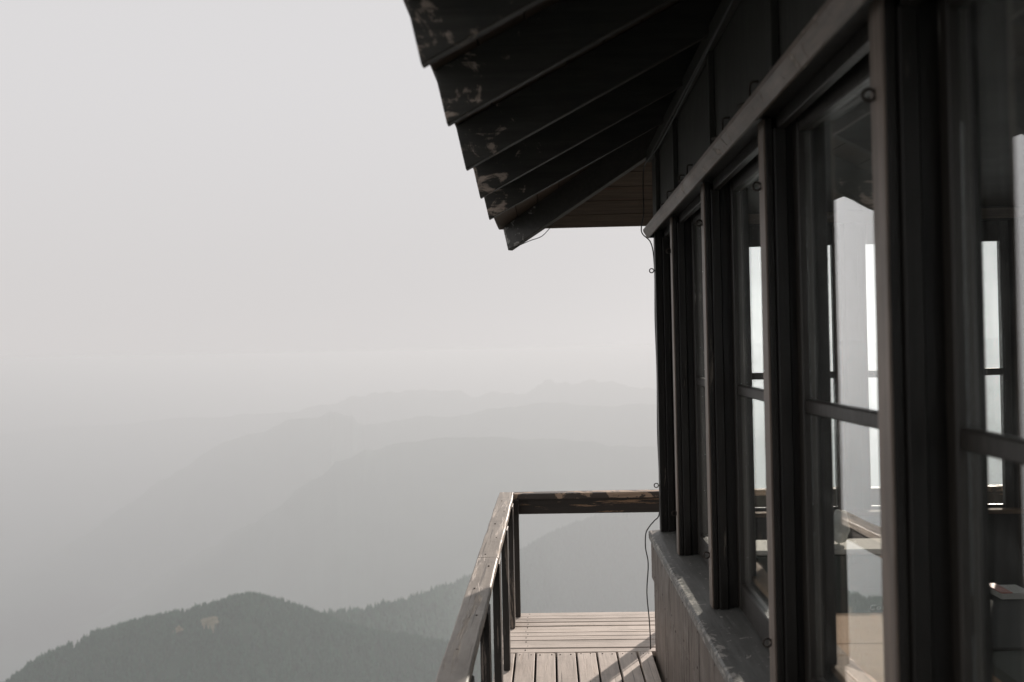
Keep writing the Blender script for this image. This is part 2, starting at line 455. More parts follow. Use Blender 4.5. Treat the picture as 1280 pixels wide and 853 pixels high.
def ridge(name, pts, mat, nu, nv, slope, namp, nscale, seed, jag=0.0, far=1.0):
    """pts: (bearing px, height px, distance). A mountain ridge with both its flanks, real size and distance"""
    P = []
    for px, py, D in pts:
        a, b, s = direction(px, py)
        D = D * far
        P.append((a * D, b * D, 1.7 + s * D, D))
    P = np.array(P)
    t = np.linspace(0, len(P) - 1, nu)
    # smooth interpolation along the crest
    def cr(col):
        i = np.clip(np.floor(t).astype(int), 0, len(P) - 2); f = t - i
        a = col[np.clip(i - 1, 0, len(P) - 1)]; b = col[i]; c = col[i + 1]; d = col[np.clip(i + 2, 0, len(P) - 1)]
        return 0.5 * (2 * b + (c - a) * f + (2 * a - 5 * b + 4 * c - d) * f ** 2 + (3 * b - a - 3 * c + d) * f ** 3)
    X, Y, Z = cr(P[:, 0]), cr(P[:, 1]), cr(P[:, 2])
    dist = np.hypot(X, Y)
    nx, ny = X / dist, Y / dist
    Z = Z + jag * fbm(np.arange(nu) * 0.11, np.zeros(nu) + seed, 5, seed)
    H = (P[:, 2].max() - FLOOR)
    reach = H / slope * 1.1
    v = np.linspace(-1, 1, nv); v = np.sign(v) * np.abs(v) ** 1.7
    W = v[None, :] * reach
    GX = X[:, None] + nx[:, None] * W; GY = Y[:, None] + ny[:, None] * W
    aw = np.abs(W)
    rnd = 0.045 * reach * 0.3
    fall = slope * (np.sqrt(aw ** 2 + rnd ** 2) - rnd)
    amp = np.clip(aw / (reach * 0.12), 0, 1)
    nz = fbm(GX / nscale, GY / nscale, 6, seed) * namp * amp
    GZ = Z[:, None] - fall + nz
    GZ = np.maximum(GZ, FLOOR - 5)
    V = np.stack([GX, GY, GZ], -1).reshape(-1, 3)
    o = grid_object(name, V, nu, nv, mat)
    tag(o, kind='structure')
    return GX, GY, GZ

near_pts = [(-700, 1300, 2300), (-300, 1060, 2300), (-120, 945, 2320), (0, 868, 2350), (50, 834, 2380), (100, 808, 2400), (150, 790, 2400), (200, 777, 2400), (255, 767, 2400),
            (310, 752, 2420), (350, 758, 2450), (400, 776, 2480), (430, 788, 2500), (470, 797, 2540), (520, 804, 2600), (600, 822, 2700), (700, 860, 2900), (900, 1150, 3100)]
right_pts = [(250, 870, 2700), (340, 822, 2750), (400, 795, 2800), (440, 786, 2850), (480, 778, 3000), (520, 767, 3300), (560, 748, 3800), (600, 728, 4800), (650, 697, 6200), (700, 669, 7000),
             (745, 653, 7300), (800, 645, 7500), (860, 640, 7600), (950, 632, 7700), (1100, 650, 7800), (1400, 700, 7900), (1900, 760, 8000)]
mid_pts = [(-300, 980, 19000), (0, 850, 18000), (100, 786, 17000), (180, 738, 16000), (250, 692, 15000), (300, 662, 14300), (340, 640, 14000), (385, 605, 13700), (430, 575, 13600), (480, 559, 14000),
           (545, 549, 14000), (620, 547, 14000), (700, 551, 14300), (770, 556, 14500), (850, 560, 14500), (1000, 540, 14500), (1200, 560, 15000), (1600, 600, 15000)]
far_pts = [(-500, 900, 30000), (-200, 800, 28000), (0, 738, 26000), (80, 686, 25000), (150, 636, 24000), (210, 596, 23000), (270, 560, 22000), (330, 538, 21000), (390, 522, 20000), (428, 517, 20000), (460, 528, 20200), (510, 524, 20500),
           (580, 518, 20500), (650, 508, 20500), (720, 505, 21000), (820, 508, 21000), (950, 490, 21000), (1200, 520, 21000), (1700, 560, 21000)]
last_pts = [(-500, 560, 46000), (-100, 548, 44000), (60, 536, 42000), (180, 528, 38000), (300, 520, 33000), (400, 505, 29000), (450, 497, 29000), (480, 489, 29000), (540, 487, 29500), (590, 492, 29500), (640, 493, 29500), (665, 485, 29500), (685, 477, 29500),
            (715, 482, 29500), (750, 474, 30000), (785, 481, 30000), (840, 484, 30000), (1000, 476, 30000), (1300, 490, 30000), (1800, 500, 30000)]

# valley floor: one sheet to the horizon
nv_ = 60
gx = np.linspace(-1, 1, nv_); gx = np.sign(gx) * np.abs(gx) ** 2.0 * 58000
GX, GY = np.meshgrid(gx, gx, indexing='ij')
GZ = FLOOR + fbm(GX / 4000, GY / 4000, 4, 3) * 120
o = grid_object("valley_ground", np.stack([GX, GY, GZ], -1).reshape(-1, 3), nv_, nv_, M_hill)
tag(o, kind='structure')

A = ridge("near_hill", near_pts, M_fore, 260, 90, 0.62, 120, 500, 11, 6, 0.84)
B = ridge("right_hill", right_pts, M_fore, 320, 80, 0.55, 200, 900, 23, 8, 0.85)
ridge("middle_hill", mid_pts, M_hill, 420, 60, 0.5, 420, 1300, 31, 60, 0.64)
ridge("far_hill", far_pts, M_hill, 420, 50, 0.5, 500, 2000, 41, 110, 0.57)
ridge("last_hill", last_pts, M_hill, 420, 40, 0.45, 500, 2500, 53, 190, 0.52)

# the summit the lookout stands on: steep all round
nu, nv = 96, 50
th = np.linspace(0, 2 * math.pi, nu)
rr = np.concatenate([[0.0], np.geomspace(2, 2600, nv - 1)])
TH, RR = np.meshgrid(th, rr, indexing='ij')
GX = 3 + RR * np.cos(TH); GY = 3.4 + RR * np.sin(TH)
drop = np.where(RR < 6, 0, (RR - 6)) * 0.98
tx, ty = np.cos(TH) * 3, np.sin(TH) * 3
GZ = -3.2 - drop + fbm(tx + 5 + RR * 0.01, ty + 5 + RR * 0.013, 4, 9) * np.clip(RR * 0.12, 0, 60)
o = grid_object("summit_ground", np.stack([GX, GY, np.maximum(GZ, FLOOR - 20)], -1).reshape(-1, 3), nu, nv, M_rock)
tag(o, kind='structure')

# far-off woods, each slope one mass of conifers
def conifer_template(k):
    """three ragged skirts and a tip; unit height"""
    rng = np.random.default_rng(k)
    vs, fs = [], []
    lev = [(0.08, 0.20), (0.36, 0.145), (0.62, 0.09)]
    for z, r in lev:
        n = 7
        base = len(vs)
        for i in range(n):
            a = 2 * math.pi * i / n + rng.uniform(-.2, .2)
            q = r * rng.uniform(0.7, 1.25)
            vs.append((q * math.cos(a), q * math.sin(a), z + rng.uniform(-.03, .03)))
        vs.append((0, 0, min(1.0, z + 0.42)))
        for i in range(n):
            fs.append((base + i, base + (i + 1) % n, base + n))
    return np.array(vs), np.array(fs)

def forest(name, G, n, umin, umax, vmin, vmax, hmin, hmax, seed, label, holes=()):
    GX, GY, GZ = G
    nu, nv = GX.shape
    rng = np.random.default_rng(seed)
    u = rng.uniform(umin, umax, n) * (nu - 1); v = rng.uniform(vmin, vmax, n) ** 1.0 * (nv - 1)
    i = np.clip(u.astype(int), 0, nu - 2); j = np.clip(v.astype(int), 0, nv - 2)
    a = u - i; b = v - j
    def bl(Q): return (Q[i, j] * (1 - a) + Q[i + 1, j] * a) * (1 - b) + (Q[i, j + 1] * (1 - a) + Q[i + 1, j + 1] * a) * b
    x, y, z = bl(GX), bl(GY), bl(GZ)
    dens = fbm(x / 90, y / 90, 4, seed)
    keep = (dens > -0.30) & (fbm(x / 25, y / 25, 3, seed + 4) > -0.17)
    for hx, hy, hr in holes:
        keep &= np.hypot(x - hx, (y - hy)) > hr * (1 + 0.5 * fbm(x / 18, y / 18, 3, 5))
    x, y, z = x[keep], y[keep], z[keep]
    h = (hmin + (hmax - hmin) * rng.beta(1.6, 2.4, len(x))) * (1 + 0.5 * fbm(x / 60, y / 60, 3, seed + 1))
    TV, TF = [], []
    off = 0
    kinds = rng.integers(0, 5, len(x))
    for k in range(5):
        s = kinds == k
        tv, tf = conifer_template(k)
        m_ = s.sum()
        ang = rng.uniform(0, 6.28, m_); c_, s_ = np.cos(ang), np.sin(ang)
        wd = h[s] * rng.uniform(0.8, 1.3, m_)
        px = x[s][:, None] + wd[:, None] * (tv[None, :, 0] * c_[:, None] - tv[None, :, 1] * s_[:, None])
        py = y[s][:, None] + wd[:, None] * (tv[None, :, 0] * s_[:, None] + tv[None, :, 1] * c_[:, None])
        pz = z[s][:, None] - 1.0 + h[s][:, None] * tv[None, :, 2]
        V = np.stack([px, py, pz], -1).reshape(-1, 3)
        F = (tf[None] + (np.arange(m_) * len(tv))[:, None, None]).reshape(-1, 3) + off
        off += len(V); TV.append(V); TF.append(F)
    V = np.concatenate(TV); F = np.concatenate(TF)
    me = bpy.data.meshes.new(name)
    me.vertices.add(len(V)); me.vertices.foreach_set('co', V.astype(np.float32).ravel())
    me.loops.add(F.size); me.loops.foreach_set('vertex_index', F.ravel().astype(np.int32))
    me.polygons.add(len(F)); me.polygons.foreach_set('loop_start', np.arange(0, F.size, 3, dtype=np.int32))
    me.polygons.foreach_set('loop_total', np.full(len(F), 3, dtype=np.int32))
    me.update(); me.validate()
    me.materials.append(M_tree)
    o = bpy.data.objects.new(name, me); C.objects.link(o)
    return tag(o, label, 'forest', kind='stuff')

# clearings on the near hill, found where sight lines of about these bearings meet its slope
def on_slope(G, px, py):
    a, b, s = direction(px, py)
    GX, GY, GZ = G
    D = np.hypot(GX, GY)
    err = np.abs(GX / D - a) * 60 + np.abs((GZ - 1.7) / D - s) * 60 + (np.arange(GX.shape[1])[None, :] > GX.shape[1] // 2 + 1) * 100
    k = np.unravel_index(np.argmin(err), err.shape)
    return GX[k], GY[k], GZ[k], k
clear = []
for px, py, r in ((222, 787, 11), (262, 779, 18)):
    x, y, z, k = on_slope(A, px, py)
    clear.append((x, y, r, z, k))
forest("near_forest", A, 52000, 0.12, 0.98, 0.24, 0.53, 8, 22, 5,
       "dark conifer forest covering the nearest hill", [(c[0], c[1], c[2]) for c in clear])
forest("hazy_forest", B, 42000, 0.02, 0.85, 0.22, 0.54, 18, 58, 6,
       "pale hazy conifer forest on the hill beyond the rail")

# small open patches lying on the near hill among the trees
def patch_on(G, cx, cy, r, seed):
    GX, GY, GZ = G
    bm = bmesh.new()
    rng = random.Random(seed)
    flat = np.stack([GX.ravel(), GY.ravel(), GZ.ravel()], -1)
    def hz(x, y):
        d = (flat[:, 0] - x) ** 2 + (flat[:, 1] - y) ** 2
        k = np.argsort(d)[:4]; w_ = 1 / (d[k] + 1)
        return float((flat[k, 2] * w_).sum() / w_.sum())
    c = bm.verts.new((cx, cy, hz(cx, cy) + 5))
    ring = []
    for i in range(14):
        a = 2 * math.pi * i / 14; q = r * rng.uniform(0.7, 1.2)
        x, y = cx + q * math.cos(a), cy + q * math.sin(a)
        ring.append(bm.verts.new((x, y, hz(x, y) + 4)))
    for i in range(14): bm.faces.new((c, ring[i], ring[(i + 1) % 14]))
    o = finish("hill_clearing", bm, M_scree)
    return tag(o, kind='structure')
for q, (cx, cy, r, z, k) in enumerate(clear):
    patch_on(A, cx, cy, r * 1.15, q)

HAZE_COL = (0.699, 0.733, 0.768, 1)
# ------------------------------------------------------------------ haze: one closed box of even air
bm = bmesh.new()
box(bm, -60000, 60000, -60000, 60000, FLOOR - 180, 7.0)
m, n, b = newmat("smoke haze")
n.nodes.remove(b)
pv = N(n, 'ShaderNodeVolumePrincipled')
pv.inputs['Color'].default_value = HAZE_COL
pv.inputs['Density'].default_value = 0.00018
pv.inputs['Anisotropy'].default_value = 0.2
n.links.new(pv.outputs[0], n.nodes['Material Output'].inputs['Volume'])
hz_ = finish("haze", bm, m)
tag(hz_, kind='stuff')

# ================================================================== the lookout cabin
X0, X1 = 0.55, 5.55            # outer wall faces
Y0, Y1 = 0.78, 5.82
SILL = 0.68
HEAD = 2.30
cabin = empty("lookout_cabin", (3.05, 3.3, 0))
tag(cabin, "dark brown wooden lookout cabin with rows of windows and deep eaves", "cabin")

def loc(fn, side):
    """runs fn in wall coordinates (depth into the wall, along it) and turns them to each side"""
    pass

# A wall frame is described as (d, s): d depth inward from the outer face, s position along the wall.
# side 'W' (towards the walkway), 'N' (far), 'E', 'S'
def W_(side, d0, d1, s0, s1):
    if side == 'W': return (X0 + d0, X0 + d1, s0, s1)
    if side == 'E': return (X1 - d1, X1 - d0, s0, s1)
    if side == 'N': return (s0, s1, Y1 - d1, Y1 - d0)
    return (s0, s1, Y0 + d0, Y0 + d1)

def wbox(bm, side, d0, d1, s0, s1, z0, z1, bev=0.004, jit=0.0):
    x0, x1, y0, y1 = W_(side, d0, d1, s0, s1)
    box(bm, x0, x1, y0, y1, z0, z1, bev, jit)

# openings: list of (start, end) between the posts
mull_w = [(1.875, 1.95), (2.925, 3.0), (4.045, 4.12), (5.085, 5.16)]
bays_w = []
prev = 0.95
for a, b_ in mull_w: bays_w.append((prev, a)); prev = b_
bays_w.append((prev, 5.745))
bays_w = [(0.95, 1.895), (1.97, 2.925), (3.0, 4.045), (4.12, 5.085), (5.16, 5.745)]
post_n = [(0.62, 0.76), (1.585, 1.655), (2.47, 2.54), (3.35, 3.42), (4.23, 4.30), (5.2, 5.48)]
bays_n = [(0.76, 1.585), (1.655, 2.47), (2.54, 3.35), (3.42, 4.23), (4.30, 5.2)]
bays_e = [(0.95, 1.9), (1.97, 2.9), (2.97, 3.9), (3.97, 4.9), (4.97, 5.67)]
BAYS = {'W': bays_w, 'N': bays_n, 'E': bays_e, 'S': bays_n}
SPAN = {'W': (Y0, Y1), 'E': (Y0, Y1), 'N': (X0, X1), 'S': (X0, X1)}
TRIMM = {'W': M_trim_y, 'E': M_trim_y, 'N': M_trim_x, 'S': M_trim_x}

for side in 'WNES':
    s0, s1 = SPAN[side]
    e = 0.0 if side in 'WE' else 0.24     # the two long walls run through, the others butt against them
    # lower wall: two lapped boards, the upper one proud of the lower
    bm = bmesh.new()
    wbox(bm, side, 0.012, 0.20, s0 + e, s1 - e, -0.10, 0.42, 0.003)
    wbox(bm, side, 0.0, 0.203, s0 + e, s1 - e, 0.41, 0.63, 0.006)
    lw = finish("lower_wall", bm, M_wall, cabin)
    if side == 'W':
        npt = [(X0 - 0.0002, 2.4 + 0.41 * k + random.uniform(-.02, .02), z + random.uniform(-.008, .008)) for k in range(9) for z in (0.60, 0.45)]
        npt += [(X0 + 0.0118, 2.4 + 0.41 * k + random.uniform(-.02, .02), z + random.uniform(-.01, .01)) for k in range(9) for z in (0.38, 0.03)]
        npt += [(X0 - 0.0002, 5.79, z) for z in (0.46, 0.52, 0.59)] + [(X0 + 0.0118, 5.79, z) for z in (0.08, 0.2, 0.32)]
        add_nails(lw, npt, 0.0045, M_iron, 'x')
    # sill: sloping board with a nose
    bm = bmesh.new()
    lo_, hi_ = (s0 - 0.012, s1 + 0.012) if side in 'WE' else (s0 + e, s1 - e)
    prof = [(-0.010, 0.628), (-0.012, 0.664), (-0.004, 0.672), (0.215, 0.690), (0.215, 0.628)]
    def P3(d, s, z):
        if side == 'W': return (X0 + d, s, z)
        if side == 'E': return (X1 - d, s, z)
        if side == 'N': return (s, Y1 - d, z)
        return (s, Y0 + d, z)
    v = Vector(P3(0, hi_, 0)) - Vector(P3(0, lo_, 0))
    prism(bm, [P3(d, lo_, z) for d, z in prof], v)
    finish("window_sill", bm, M_sill if side in 'WE' else M_sill_x, cabin)
    # header with a bevelled drip face and a ledge
    bm = bmesh.new()
    prof = [(-0.006, 2.352), (-0.004, 2.340), (0.018, 2.304), (0.026, 2.304), (0.026, 2.345), (0.19, 2.345), (0.19, 2.40), (0.05, 2.40), (0.045, 2.366)]
    prism(bm, [P3(d, lo_, z) for d, z in prof], v)
    finish("window_header", bm, TRIMM[side], cabin)
    bm = bmesh.new()
    wbox(bm, side, 0.0275, 0.189, s0 + e + 0.002, s1 - e - 0.002, 2.3385, 2.3445, 0.0)
    for q in ((hi_ - 0.035, hi_ - 0.001), (lo_ + 0.001, lo_ + 0.035)):
        wbox(bm, side, 0.0268, 0.186, q[0], q[1], 2.3045, 2.3380, 0.0)
    finish("head_shade_board", bm, M_post, cabin)  # dark recess ceiling paints the shade under the header; end blocks close gaps
    # head stop behind the header
    bm = bmesh.new()
    for a, b_ in BAYS[side]:
        wbox(bm, side, 0.100, 0.125, a, b_, 2.298, 2.3375, 0.002)
    finish("head_stop", bm, M_sash, cabin)
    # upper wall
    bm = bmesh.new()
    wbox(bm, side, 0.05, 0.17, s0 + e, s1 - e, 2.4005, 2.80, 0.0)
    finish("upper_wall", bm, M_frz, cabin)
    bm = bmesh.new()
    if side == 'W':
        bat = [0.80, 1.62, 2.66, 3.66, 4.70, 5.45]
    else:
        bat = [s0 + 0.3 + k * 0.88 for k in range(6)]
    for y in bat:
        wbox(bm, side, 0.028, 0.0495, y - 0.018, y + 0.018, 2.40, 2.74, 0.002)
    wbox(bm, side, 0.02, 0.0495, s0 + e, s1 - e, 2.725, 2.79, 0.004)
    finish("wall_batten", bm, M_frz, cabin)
    # posts between the bays, with their stop beads
    posts = []
    bb = BAYS[side]
    for k in range(len(bb) - 1): posts.append((bb[k][1], bb[k + 1][0]))
    posts.append((bb[-1][1], s1 - (0.0 if side in 'WE' else 0.24)))
    posts.insert(0, (s0 + (0.0 if side in 'WE' else 0.24), bb[0][0]))
    for k, (a, b_) in enumerate(posts):
        bm = bmesh.new()
        last = k in (0, len(posts) - 1)
        wbox(bm, side, 0.05 if last and side in 'WE' else 0.07, 0.09, a, b_, 0.679, 2.3335, 0.003)
        wbox(bm, side, 0.0902, 0.125, a - (0.014 if k else 0), b_ + (0 if k == len(posts) - 1 else 0.014), 0.682, 2.303, 0.003)
        wbox(bm, side, 0.1252, 0.235, a + (0.0 if k else 0), b_, 0.684, 2.337, 0.003)
        pst = finish("corner_post" if last else "mullion", bm, M_post, cabin)
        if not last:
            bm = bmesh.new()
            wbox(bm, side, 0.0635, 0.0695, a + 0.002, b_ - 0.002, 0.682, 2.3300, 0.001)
            c_ = finish("sheen_strip", bm, M_sheen_strip, pst); c_.matrix_parent_inverse = Matrix.Identity(4)  # thin strip added on the post front to carry the painted sheen
    # interior lining below the glass, interior sill board
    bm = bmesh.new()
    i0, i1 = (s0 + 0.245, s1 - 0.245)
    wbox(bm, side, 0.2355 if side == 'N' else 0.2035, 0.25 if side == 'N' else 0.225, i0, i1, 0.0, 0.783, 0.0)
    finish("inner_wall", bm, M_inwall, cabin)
    bm = bmesh.new()
    wbox(bm, side, 0.2155, 0.29, i0 + (0.06 if side in 'NS' else 0), i1 - (0.06 if side in 'NS' else 0), 0.785, 0.806, 0.004)
    finish("inner_sill", bm, M_insill, cabin)
    if side == 'W':     # board added inside the last bay to block sun on the handrail
        bm = bmesh.new(); wbox(bm, side, 0.199, 0.212, 5.13, 5.60, 0.72, 2.40, 0.002)
        finish("sun_block_board", bm, M_inwall, cabin)

def make_sash(side, a, b_, tilt=0.0, rail=0.085, rail_top=0.05):
    """one window: sash frame with one bar, two panes and a hook"""
    x0, x1, y0, y1 = W_(side, 0.155, 0.195, a, b_)
    c = Vector(((x0 + x1) / 2, (y0 + y1) / 2, 0))
    rot = Matrix.Translation(c) @ Matrix.Rotation(tilt, 4, 'Z') @ Matrix.Translation(-c)
    zb, zt = 0.690, 2.334
    g = 0.006
    bm = bmesh.new()
    st = 0.048
    wbox(bm, side, 0.155, 0.195, a + g, a + g + st, zb, zt, 0.004)
    wbox(bm, side, 0.155, 0.195, b_ - g - st, b_ - g, zb, zt, 0.004)
    wbox(bm, side, 0.157, 0.193, a + g + st, b_ - g - st, zb, zb + rail, 0.004)
    wbox(bm, side, 0.157, 0.193, a + g + st, b_ - g - st, zt - rail_top, zt, 0.004)
    wbox(bm, side, 0.160, 0.190, a + g + st, b_ - g - st, 1.508, 1.545, 0.004)
    bmesh.ops.transform(bm, matrix=rot, verts=bm.verts)
    sh = finish("window", bm, M_sash, cabin)
    for z0, z1 in ((zb + rail, 1.508), (1.545, zt - rail_top)):
        bm = bmesh.new()
        wbox(bm, side, 0.1735, 0.1765, a + g + st, b_ - g - st, z0, z1, 0.0)
        bmesh.ops.transform(bm, matrix=rot, verts=bm.verts)
        p = finish("pane", bm, M_glass, sh)
        p.matrix_parent_inverse = Matrix.Identity(4)
    return sh
TILT = {('W', 0): -0.010, ('W', 1): 0.027, ('W', 2): -0.012}
for side in 'WNES':
    for k, (a, b_) in enumerate(BAYS[side]):
        make_sash(side, a, b_, TILT.get((side, k), 0.0), 0.13 if side == 'N' else 0.10, 0.11 if side == 'N' else 0.055)

# floor and ceiling of the room
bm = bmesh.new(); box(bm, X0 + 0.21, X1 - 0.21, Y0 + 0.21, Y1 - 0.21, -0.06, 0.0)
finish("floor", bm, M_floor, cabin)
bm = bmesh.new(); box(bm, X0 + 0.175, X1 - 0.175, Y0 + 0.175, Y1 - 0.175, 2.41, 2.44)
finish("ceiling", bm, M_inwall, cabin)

# hooks and eyes
M_eye = M_iron
def ring(bm, c, r, wire, axis='y'):
    pts = []
    for k in range(20):
        a = 2 * math.pi * k / 20 * 0.93 + 0.4
        if axis == 'y': pts.append((c[0] + r * math.cos(a), c[1], c[2] + r * math.sin(a)))
        else: pts.append((c[0], c[1] + r * math.cos(a), c[2] + r * math.sin(a)))
    tube(bm, pts, wire, 6)
for y, z in ((5.79, 0.93), (5.14, 0.878), (4.10, 0.880), (2.98, 0.855), (5.79, 2.118), (5.14, 2.166), (4.10, 2.178), (2.98, 2.147), (1.95, 2.155), (1.93, 0.86)):
    bm = bmesh.new()
    xs = 0.60 if y > 5.5 else 0.62
    ring(bm, (xs - 0.018, y - 0.01, z), 0.0115, 0.003)
    tube(bm, [(xs - 0.009, y - 0.01, z), (xs + 0.012, y - 0.01, z)], 0.004, 6)
    finish("eye_hook", bm, M_eye, cabin, True)
for y in (4.9, 4.45, 4.2, 3.35, 2.9):
    bm = bmesh.new()
    tube(bm, smoothpath([(0.575, y, 2.362), (0.573, y, 2.40), (0.573, y - 0.02, 2.42), (0.592, y - 0.03, 2.42)], 3), 0.0035, 6)
    tube(bm, [(0.545, y + 0.03, 2.366), (0.58, y - 0.01, 2.372)], 0.005, 6)
    finish("hook_staple", bm, M_eye, cabin, True)

# ------------------------------------------------------------------ roof
EX0, EX1, EY0, EY1 = -0.30, 6.40, -0.06, 6.70
CX, CY = (EX0 + EX1) / 2, (EY0 + EY1) / 2
SL = 0.52
ZE = 2.472                      # underside of the roof boards at the eave
APEX = ZE + SL * (CX - EX0)
bm = bmesh.new()
c4 = [(EX0, EY0), (EX1, EY0), (EX1, EY1), (EX0, EY1)]
def roof_board_strip(bm, pa, pb, qa, qb, t):
    pts = [Vector(pa), Vector(pb), Vector(qb), Vector(qa)]
    nrm = (pts[1] - pts[0]).cross(pts[3] - pts[0]).normalized()
    if nrm.z < 0: nrm = -nrm
    if (pts[2] - pts[3]).length < 1e-4: pts = pts[:3]
    prism(bm, pts, nrm * t)
NB = 26
for k in range(4):
    a = Vector((*c4[k], ZE)); b_ = Vector((*c4[(k + 1) % 4], ZE)); ap = Vector((CX, CY, APEX))
    for j in range(NB):
        t0, t1 = j / NB, (j + 1) / NB - 0.0016
        roof_board_strip(bm, a.lerp(ap, t0), b_.lerp(ap, t0), a.lerp(ap, t1), b_.lerp(ap, t1), 0.019)
roof = finish("roof", bm, M_soff, cabin)
# outer shakes
bm = bmesh.new()
for k in range(4):
    up = Vector((0, 0, 0.022)); a = Vector((*c4[k], ZE)) + up; b_ = Vector((*c4[(k + 1) % 4], ZE)) + up; ap = Vector((CX, CY, APEX)) + up
    out_ = (a + b_) / 2 - Vector((CX, CY, ZE)); out_.z = 0; out_.normalize()
    rows = 22
    for j in range(rows):
        t0, t1 = j / rows - 0.004, (j + 1.25) / rows
        t1 = min(t1, 1.0)
        p = [a.lerp(ap, t0) + Vector((0, 0, 0.012)), b_.lerp(ap, t0) + Vector((0, 0, 0.012)), b_.lerp(ap, t1) + Vector((0, 0, 0.001)), a.lerp(ap, t1) + Vector((0, 0, 0.001))]
        if t1 >= 1.0: p = p[:3]
        prism(bm, p, (0, 0, 0.012))
sh = finish("roof_shake", bm, M_roof, roof); sh.matrix_parent_inverse = Matrix.Identity(4)

def rafter_w(y, jit):
    """rafter running from the walkway eave up to the hip; slanted tail cut"""
    bm = bmesh.new()
    xt = -0.265 + jit
    xe = min(CX, EX0 + min(y - EY0, EY1 - y) - 0.03)
    xe = max(xe, 0.75)
    zt = lambda x: ZE - 0.001 + SL * (x - EX0)
    dep = 0.155
    pts = [(xt - 0.032, y, zt(xt - 0.032)), (xt, y, zt(xt) - dep - 0.012), (xe, y, zt(xe) - dep), (xe, y, zt(xe))]
    prism(bm, [(p[0], y - 0.02, p[2]) for p in pts], (0, 0.04, 0), 0.003)
    return bm
for k, y in enumerate((0.30, 0.95, 1.60, 2.27, 2.87, 3.58, 4.27, 4.97)):
    bm = rafter_w(y, (0.0, 0.004, -0.003, 0.002, 0.0, -0.004, 0.0, -0.003)[k % 8])
    r_ = finish("rafter", bm, M_raft, roof); r_.matrix_parent_inverse = Matrix.Identity(4)
for y in (0.95, 1.62, 2.29, 2.96, 3.63, 4.30, 4.97):   # far long side
    bm = rafter_w(y, 0.0)
    bmesh.ops.scale(bm, vec=(-1, 1, 1), verts=bm.verts)
    bmesh.ops.translate(bm, vec=(EX0 + EX1, 0, 0), verts=bm.verts)
    bmesh.ops.reverse_faces(bm, faces=bm.faces)
    r_ = finish("rafter", bm, M_raft, roof); r_.matrix_parent_inverse = Matrix.Identity(4)
for x in (1.15, 1.85, 2.55, 3.25, 3.95, 4.65):
    for end in (0, 1):
        bm = bmesh.new()
        ye = EY1 if end else EY0; sg = -1 if end else 1
        ln = min(x - EX0, EX1 - x, (EY1 - EY0) / 2) - 0.03
        pts = [(x, ye + sg * 0.03, ZE + SL * 0.03 - 0.002), (x, ye + sg * 0.04, ZE + SL * 0.04 - 0.16), (x, ye + sg * ln, ZE + SL * ln - 0.16), (x, ye + sg * ln, ZE + SL * ln - 0.002)]
        prism(bm, [(p[0] - 0.02, p[1], p[2]) for p in pts], (0.04, 0, 0), 0.003)
        r_ = finish("rafter", bm, M_raft, roof); r_.matrix_parent_inverse = Matrix.Identity(4)
# hip rafters
for cx_, cy_ in c4:
    bm = bmesh.new()
    a = Vector((cx_, cy_, ZE)); ap = Vector((CX, CY, APEX))
    d = (ap - a); dh = Vector((d.x, d.y, 0)).normalized(); side_ = Vector((-dh.y, dh.x, 0))
    q = a + d * 0.012; e_ = a + d * 0.97
    pts = [q + Vector((0, 0, -0.016)), q + dh * 0.045 + Vector((0, 0, -0.165)), e_ + Vector((0, 0, -0.17)), e_ + Vector((0, 0, -0.016))]
    prism(bm, [tuple(p - side_ * 0.02) for p in pts], side_ * 0.04, 0.003)
    r_ = finish("hip_rafter", bm, M_hip, roof); r_.matrix_parent_inverse = Matrix.Identity(4)

# ------------------------------------------------------------------ walkway
deck = empty("walkway_deck", (-0.1, 3.0, 0))
tag(deck, "worn pale plank walkway wrapping round the cabin, mitred boards at its end", "walkway")
DX0, DX1, DY0, DY1 = -0.325, 6.42, -0.14, 6.70
bm = bmesh.new()
x = -0.322
pitch = 0.1127
k = 0
edges = [-0.325] + [-0.2165 + pitch * i for i in range(7)] + [0.546]
for i in range(len(edges) - 1):
    jy = random.uniform(-0.012, 0.004)
    a, b_ = edges[i] + 0.0055, edges[i + 1] - 0.0055
    ys = [DY0, 2.05 + random.uniform(-.4, .4), 5.832 + jy]
    for q in range(2):
        box(bm, a, b_, ys[q] + (0.003 if q else 0), ys[q + 1], -0.032 + random.uniform(-.001, .001), random.uniform(-.0015, .0015), 0.003)
fp = finish("floor_planks", bm, M_deck_y, deck)
npt = []
for i in range(len(edges) - 1):
    a, b_ = edges[i] + 0.028, edges[i + 1] - 0.028
    for y in (2.8, 3.5, 4.2, 4.9, 5.79):
        for x in (a, b_): npt.append((x + random.uniform(-.006, .006), y + random.uniform(-.012, .012), 0.001))
add_nails(fp, npt, 0.0034, M_iron)
bm = bmesh.new()
npt = []
ny = 12
yy = 5.840
while yy < 6.69:
    wd = random.choice((0.068, 0.071, 0.074)); gp = random.choice((0.003, 0.009, 0.004, 0.012))
    y2 = min(yy + wd, 6.70)
    box(bm, DX0 + 0.0, 3.0, yy, y2, -0.032, random.uniform(-.002, .002), 0.003, 0.0008)
    for xx in (-0.16, 0.78, 1.3):
        npt.append((xx + random.uniform(-.01, .01), (yy + y2) / 2 + random.uniform(-.008, .008), 0.0015))
    box(bm, 3.003, DX1, yy, y2, -0.032, random.uniform(-.002, .002), 0.003, 0.0008)
    yy = y2 + gp
fp = finish("end_planks", bm, M_deck_x, deck)
add_nails(fp, npt, 0.0034, M_iron)
bm = bmesh.new()
for i in range(7):
    box(bm, 5.556 + i * 0.123, 5.556 + i * 0.123 + 0.115, DY0, 5.83, -0.032, 0, 0.003)
finish("floor_planks", bm, M_deck_y, deck)
bm = bmesh.new()
for i in range(8):
    box(bm, 0.552, 5.55, DY0 + i * 0.113, DY0 + i * 0.113 + 0.105, -0.032, 0, 0.003)
